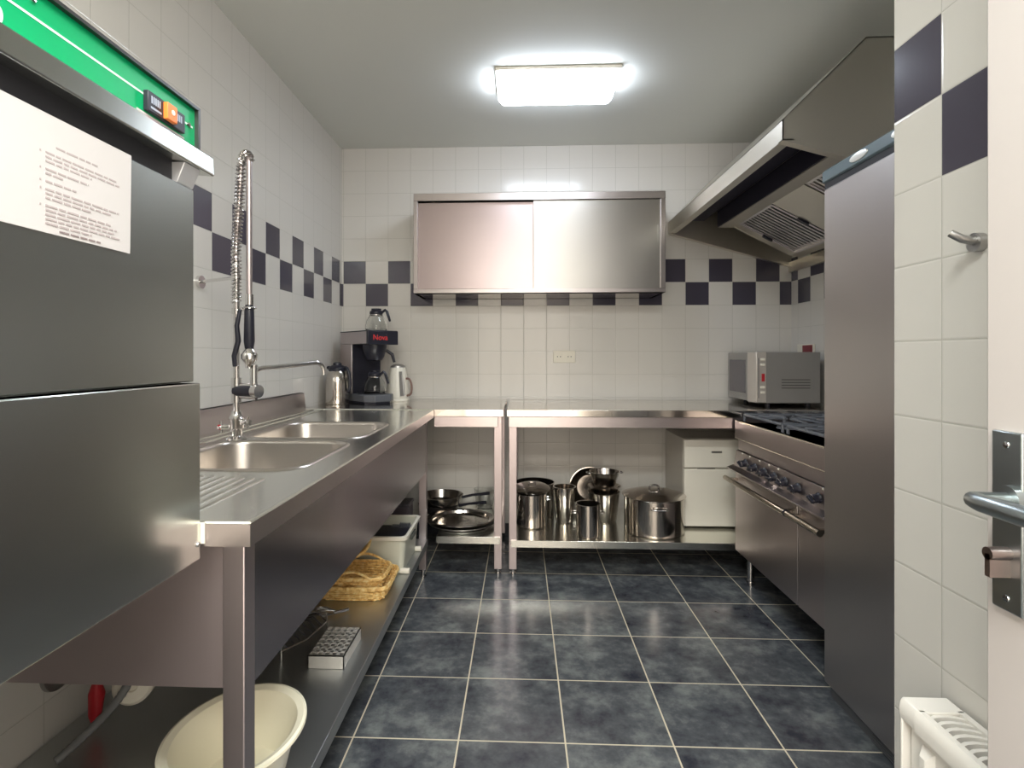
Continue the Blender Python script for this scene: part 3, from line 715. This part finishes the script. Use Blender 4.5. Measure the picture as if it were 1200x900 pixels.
# right table
pot('stock_pot', 'tall steel stock pot standing frontmost at the left end of shelf', .062, 3.262, .090, .19, .385, (0,PI), hw=.03, ho=.025, hz=.035)
pot('stock_pot', 'wide steel pot standing behind the tall stock pot', .088, 3.49, .123, .19, .395, (0,PI), hw=.035, ho=.028)
ld = thing('pot_lid', (.07,3.36,.39), 'steel lid leaning on the two pots at the left end of shelf', 'lid')
Ml = Matrix.Translation((.066,3.285,.404)) @ Matrix.Rotation(math.radians(8),4,'X')
MB().lathe(0,0,[(0,.022),(.05,.019),(.09,.010),(.105,.002),(.108,0),(.104,-.001),(.09,.007),(.05,.016),(0,.019)],40).xf(Ml).build('dome', lid_m, ld)
MB().tube([(-.02,0,.020),(-.018,0,.036),(.018,0,.036),(.02,0,.020)],.004,8).xf(Ml).build('knob', chrome, ld)
pot('tall_pot', 'tall narrow flared steel container right of the stock pots', .262, 3.33, .066, .19, .405, (), flare=.014)
pot('milk_pot', 'small steel saucepan with side handles at the front of shelf', .372, 3.075, .066, .19, .372, (0.1,PI-.1), hw=.022, ho=.022, hz=.05)
bw = pot('large_bowl', 'large round steel bowl standing upright behind the small saucepan', 0, 0, .130, 0, .09, (), 'bowl', flare=.05, mt=steel_pot)
bw.location = (.448,3.652,.325); bw.rotation_euler = (math.radians(80),0,math.radians(-3))
pot('mixing_pot', 'deep steel pot carrying the stacked bowls at shelf middle', .505, 3.37, .095, .19, .368, (), flare=.02)
pot('steel_colander', 'small steel colander stacked on top of the deep pot', .507, 3.37, .090, .405, .490, (0.1,PI+.2), 'colander', flare=.025, hw=.02, ho=.018, hz=.006)
pot('saucepan', 'shallow steel saucepan nested under the small colander', .505, 3.37, .100, .369, .404, (), flare=.02)
cp = pot('cooking_pot', 'largest steel cooking pot with domed lid next to the mini fridge', .760, 3.190, .166, .19, .392, (), flare=0)
loop_handle(MB(), .760, 3.190, .166, .355, -PI/2-.05, .042, .022, .005).build('handle', chrome, cp)
loop_handle(MB(), .760, 3.190, .166, .355, PI/2-.05, .042, .022, .005).build('handle', chrome, cp)
lz = .396
bl = thing('pot_lid', (.760,3.190,lz), 'large domed steel lid resting on the largest pot', 'lid')
MB().lathe(.760,3.190,[(0,lz+.034),(.06,lz+.030),(.12,lz+.020),(.160,lz+.006),(.178,lz+.002),(.178,lz),(.160,lz+.003),(.12,lz+.016),(.06,lz+.026),(0,lz+.030)],56).build('dome', lid_m, bl)
MB().tube(smooth([(.735,3.18,lz+.028),(.737,3.18,lz+.050),(.760,3.18,lz+.057),(.783,3.18,lz+.050),(.785,3.18,lz+.028)],5),.0055,10).build('handle', chrome, bl)
# left table
MBp = MB()
pl = thing('serving_tray', (-.355,3.215,.206), 'large round steel serving tray at front of the left table shelf', 'tray')
MB().lathe(-.355,3.215,[(0,.2075),(.15,.2075),(.163,.212),(.170,.226),(.197,.230),(.200,.227),(.200,.225),(.172,.223),(.165,.2095),(0,.2065)],64,1,.92).build('tray_body', steel_pot, pl)
p2 = thing('serving_tray', (-.335,3.22,.2), 'round steel serving tray lying underneath the other round tray', 'tray')
pl.location.z += .016
MB().lathe(-.345,3.215,[(0,.2080),(.155,.2080),(.168,.212),(.174,.220),(.196,.224),(.196,.221),(.174,.217),(.168,.209),(0,.2068)],64,1,.92).build('tray_body', dull_metal, p2)
def pan(label, cx, cy, r, z0, hgt, ang, mt):
    k = thing('frying_pan', (cx,cy,z0), label, 'pan')
    MB().lathe(cx,cy,[(0,z0+.0005),(r*.82,z0+.0005),(r*.86,z0+.006),(r,z0+hgt),(r-.003,z0+hgt),(r*.83,z0+.008),(0,z0+.005)],44).build('pan_body', mt, k)
    ca, sa = math.cos(ang), math.sin(ang)
    MB().tube([(cx+ca*(r-.006),cy+sa*(r-.006),z0+hgt*.75),(cx+ca*(r+.06),cy+sa*(r+.06),z0+hgt+.004),(cx+ca*(r+.17),cy+sa*(r+.17),z0+hgt+.018)],[.009,.008,.011],10).build('handle', black_pl, k)
    return k
pan('dark frying pan at the bottom of the pan stack', -.52,3.50,.135,.2065,.045,-.15, mat('dark_pan', (.10,.09,.09), .25, .8))
pan('shiny steel frying pan on top of the pan stack', -.505,3.49,.140,.2530,.055,-.10, steel_pot)

gb = thing('glass_bowl', (-.235,3.583,.206), 'clear glass bowl at the back of the left table shelf', 'bowl')
MB().lathe(-.235,3.583,[(0,.2065),(.045,.2065),(.058,.235),(.070,.325),(.067,.325),(.055,.238),(.048,.211),(0,.211)],40).build('bowl_body', glass, gb)
# mini fridge
mf = thing('mini_fridge', (1.11,3.4,.19), 'small white fridge on the shelf under the back worktable', 'refrigerator')
MB().box(.945,1.345,3.265,3.645,.200,.708).build('body', mat('shaded_fridge_side', (.62,.58,.52), .35), mf, .004)  # white body, its shade mixed into a darker colour
for x in (.965,1.32):
    for y in (3.30,3.61): MB().cyl((x,y,.1905),(x,y,.202),.012,12).build('foot', black_pl, mf)
MB().box(.945,1.345,3.230,3.262,.203,.536).build('door', enamel, mf, .006)
fd = MB().box(.945,1.345,3.230,3.262,.542,.706).build('freezer_door', enamel, mf, .006)
MB().box(1.02,1.12,3.228,3.231,.5365,.5415).build('hinge_strip', dull_metal, mf)
MB().box(1.10,1.16,3.2285,3.231,.628,.640).build('badge', dull_metal, fd, .001)

# ------------------------------------------------------------------ things on the sink's lower shelf
ZS = .21
# white washing-up tub
tb = thing('plastic_tub', (-.665,1.245,ZS), 'round cream plastic tub on the shelf behind the front sink leg', 'tub')
cx, cy = -.646, 1.225
MB().lathe(cx,cy,[(0,ZS+.001),(.098,ZS+.001),(.104,ZS+.006),(.132,ZS+.112),(.150,ZS+.122),(.156,ZS+.128),(.155,ZS+.134),(.148,ZS+.136),(.134,ZS+.130),(.128,ZS+.118),(.101,ZS+.010),(0,ZS+.006)],64,.95,1.13).build('tub_body', cream_pl, tb)

# perforated steel tray
tr = thing('perforated_tray', (-.6,1.80,ZS), 'steel block tray with rows of square holes on the sink shelf', 'tray')
mb = MB(); x0, x1, y0, y1, z0, z1 = -.668,-.553,1.70,1.885,ZS+.001,ZS+.042
mb.box(x0,x1,y0,y0+.003,z0,z1).box(x0,x1,y1-.003,y1,z0,z1).box(x0,x0+.003,y0,y1,z0,z1).box(x1-.003,x1,y0,y1,z0,z1)
nx, ny = 5, 7
for i in range(nx+1):
    xx = x0+(x1-x0)*i/nx; mb.box(max(xx-.0045,x0),min(xx+.0045,x1),y0,y1,z1-.003,z1)
for j in range(ny+1):
    yy = y0+(y1-y0)*j/ny; mb.box(x0,x1,max(yy-.0045,y0),min(yy+.0045,y1),z1-.003,z1)
mb.build('grid_body', mat('tray_aluminium', (.74,.71,.66), .5, .7), tr)
MB().box(x0+.003,x1-.003,y0+.003,y1-.003,z0+.018,z0+.020).build('inner_sheet', dull_metal, tr)

# wire rack
wr = thing('wire_rack', (-.74,1.80,ZS), 'dark wire dish rack beside the perforated tray on the sink shelf', 'rack')
mb = MB(); zz = ZS+.035
for x, y in ((-.765,1.73),(-.690,1.93),(-.90,1.73),(-.86,1.95)): mb.tube([(x,y,ZS+.001),(x,y,ZS+.068)],.0028,8)
mb.tube([(-.765,1.73,zz),(-.72,1.82,zz-.008),(-.69,1.93,zz)],.003,8).tube([(-.90,1.73,zz),(-.86,1.95,zz)],.003,8)
mb.tube([(-.765,1.73,ZS+.066),(-.90,1.73,ZS+.066)],.003,8).tube([(-.690,1.93,ZS+.066),(-.86,1.95,ZS+.066)],.003,8)
mb.build('frame', chrome, wr)
mb = MB()
for i in range(9):
    f_ = i/8; x_, y_ = -.765+.075*f_, 1.73+.2*f_
    mb.tube([(x_,y_,zz),(x_-.03,y_,zz+.03),(x_-.07,y_+.003,zz+.02),(x_-.13,y_+.006,zz)],.0025,6)
mb.build('wires', mat('dark_wire', (.12,.12,.14), .3, .9), wr)
mg = thing('whisk', (-.735,1.98,ZS), 'small dark metal kitchen tool lying behind the wire rack', 'utensil')
mb = MB()
for i in range(6):
    a = PI*i/6
    mb.tube([(-.700-.05*0,2.02+.0,ZS+.02)]+[(-.70-.06*math.sin(b)*1.0,2.02+.018*math.cos(a)*math.sin(b)*1.2-.03*math.cos(b),ZS+.022+.018*math.sin(a)*math.sin(b)) for b in (.5,1,1.57,2.1,2.6)]+[(-.700,2.05,ZS+.02)],.0018,6)
mb.tube([(-.70,2.03,ZS+.02),(-.66,2.08,ZS+.012)],.006,8)
mb.build('whisk_wires', chrome, mg)

# wicker baskets
def basket(name, label, cx, cy, z0, lx, ly, hgt, rows, tilt=(0,0,0), ring=.0055, flare=1.25, handles=True, rnd=.4):
    k = thing(name, (cx,cy,z0), label, 'basket')
    def ring_pts(s_, z, ph=0, amp=0, n=64):
        o = []
        for i in range(n):
            a = 2*PI*i/n; ca, sa = math.cos(a), math.sin(a)
            e = rnd; x = math.copysign(abs(ca)**e, ca)*lx*s_/2; y = math.copysign(abs(sa)**e, sa)*ly*s_/2
            q = 1+amp*math.cos(16*a+ph); o.append((cx+x*q, cy+y*q, z))
        return o
    side = MB()
    for j in range(rows):
        f_ = j/(rows-1); s_ = 1/flare+(1-1/flare)*f_
        side.tube(ring_pts(s_, z0+ring+hgt*f_, PI*j, .028), ring*.80, 6, True)
    side.build('woven_side', wick, k)
    bt = MB()
    bt.loft([ring_pts(.98/flare,z0+.001),ring_pts(.98/flare,z0+.006)]); bt.build('woven_base', wick, k)
    st = MB()
    for i in range(24):
        a = 2*PI*i/24; ca, sa = math.cos(a), math.sin(a); x = math.copysign(abs(ca)**rnd, ca)*lx/2; y = math.copysign(abs(sa)**rnd, sa)*ly/2
        st.tube([(cx+x/flare,cy+y/flare,z0+.003),(cx+x,cy+y,z0+hgt+ring)],.003,6)
    st.build('stakes', wick, k)
    rm = MB().tube(ring_pts(1.01,z0+hgt+ring*1.6,0,.004), ring*1.1, 8, True).tube(ring_pts(1.03,z0+hgt+ring*.6,1.5,.01), ring*.8, 8, True)
    rm.build('rim', wick, k)
    if handles:
        for s_ in (1,-1):
            P = [(cx+lx*.32*u, cy+s_*(ly/2*1.0+.004), z0+hgt+.008+.030*math.cos(u*PI/2)) for u in (-1,-.7,-.35,0,.35,.7,1)]
            MB().tube(smooth(P,4),.0055,8).build('handle', wick, k)
    return k
basket('wicker_basket', 'flat rectangular wicker basket at the bottom of the basket stack', -.680,2.285,ZS, .290,.25,.048,6, handles=False, flare=1.15, rnd=.3)
basket('wicker_basket', 'rectangular wicker basket with arched handle nested in the flat one', -.675,2.285,ZS+.020, .235,.20,.055,7, flare=1.2, rnd=.45)
b3 = basket('bread_basket', 'round brown wicker bread basket tipped up at the back of the basket stack', -.735,2.355,ZS+.150, .16,.16,.050,8, handles=False, rnd=1, flare=1.5)
b3.rotation_euler = (math.radians(38), math.radians(12), 0)

# crate with dark trays
cr = thing('plastic_crate', (-.63,2.60,ZS), 'translucent white plastic crate behind the wicker baskets', 'crate')
x0, x1, y0, y1, z1 = -.76,-.512,2.435,2.775,ZS+.168
def ringr(i, z, r=.025): return rrect(x0+i,x1-i,y0+i,y1-i,r,z,4)
crm = mat('crate_plastic', (.66,.66,.56), .35)
MB().loft([ringr(.022,ZS+.001),ringr(.018,ZS+.006),ringr(.006,z1-.02),ringr(.006,z1),ringr(.009,z1),ringr(.010,z1-.02),ringr(.022,ZS+.010),ringr(.026,ZS+.005)]).build('tub_body', crm, cr)
MB().loft([ringr(.006,z1-.014),ringr(-.004,z1-.012),ringr(-.005,z1+.003),ringr(.002,z1+.006),ringr(.009,z1+.004),ringr(.009,z1-.01)],False,False).build('rim', white_pl, cr)
for yy in (2.46,2.745): MB().cyl((x1-.03,yy,ZS+.013),(x1+.012,yy,ZS+.013),.013,16).build('caster', white_pl, cr)
MB().box(x1-.008,x1+.004,2.56,2.65,z1-.05,z1-.025).build('grip_slot', mat('crate_slot', (.08,.09,.08), .5), cr, .003)
bt = thing('black_tray', (-.64,2.60,ZS+.02), 'black plastic cutlery box inside the white crate', 'box')
mb = MB().box(-.735,-.535,2.48,2.73,ZS+.012,ZS+.135)
mb.build('tray_body', black_pl, bt, .004)
tl = MB()
for i in range(6): tl.box(-.60+i*.009,-.596+i*.009,2.68,2.725,ZS+.135,ZS+.150)
tl.box(-.64,-.541,2.70,2.728,ZS+.133,ZS+.139).build('slotted_lid', grey_pl, bt)
db = thing('dark_box', (-.66,2.86,ZS), 'dark plastic box on the sink shelf behind the white crate', 'box')
MB().box(-.78,-.575,2.79,2.915,ZS+.001,ZS+.215).build('box_body', mat('dark_brown_plastic', (.05,.04,.05), .4), db, .006)
MB().box(-.785,-.57,2.786,2.919,ZS+.205,ZS+.222).build('lid', mat('dark_lid', (.045,.04,.05), .35), db, .004)

# ------------------------------------------------------------------ plumbing behind the tub
wc = thing('wall_pipe_cover', (-1.2,1.37,.37), 'round dark pipe cover on the tiled wall under the sink', 'pipe cover')
MB().lathe(0,0,[(0,0),(.052,0),(.050,.010),(.03,.016),(0,.017)],32).xf(Matrix.Translation((-1.208,1.385,.375)) @ Matrix.Rotation(PI/2,4,'Y')).build('cover_disc', dull_metal, wc)
hp_ = smooth([(-.93,1.50,.62),(-.955,1.40,.48),(-.98,1.335,.372),(-1.02,1.322,.312),(-1.08,1.302,.250),(-1.11,1.27,.222)],10)
MB().tube(hp_, [.0095+.0012*(i%2) for i in range(len(hp_))], 12).build('drain_hose', hose_grey, sk)
rv = thing('red_water_valve', (-1.12,1.42,.30), 'red handled water valve by the wall under the sink', 'valve')
MB().cyl((-1.15,1.44,.211),(-1.15,1.44,.62),.009,14).build('pipe', mat('pale_pipe', (.7,.62,.58), .4), rv)
MB().tube([(-1.10,1.385,.345),(-1.10,1.385,.315),(-1.105,1.385,.26),(-1.105,1.385,.235)],[.010,.019,.015,.008],12).build('valve_handle', red_pl, rv)
MB().tube([(-1.15,1.44,.37),(-1.12,1.40,.362),(-1.10,1.385,.345)],[.014,.017,.015],12).build('valve_body', white_pl, rv)
Mt = Matrix.Translation((-1.005,1.395,.338)) @ Matrix.Rotation(math.radians(75),4,'X') @ Matrix.Rotation(math.radians(20),4,'Y')
MB().lathe(0,0,[(0,-.028),(.040,-.028),(.047,-.020),(.047,.018),(.040,.026),(.014,.028),(.012,.020),(0,.020)],32).xf(Mt).build('drain_trap', white_pl, sk)
MB().tube(smooth([(-1.0,1.41,.375),(-.99,1.43,.50),(-.97,1.47,.60),(-.88,1.54,.625),(-.776,1.605,.628),(-.776,1.605,.655)],5), .017, 14).build('waste_pipe', white_pl, sk)
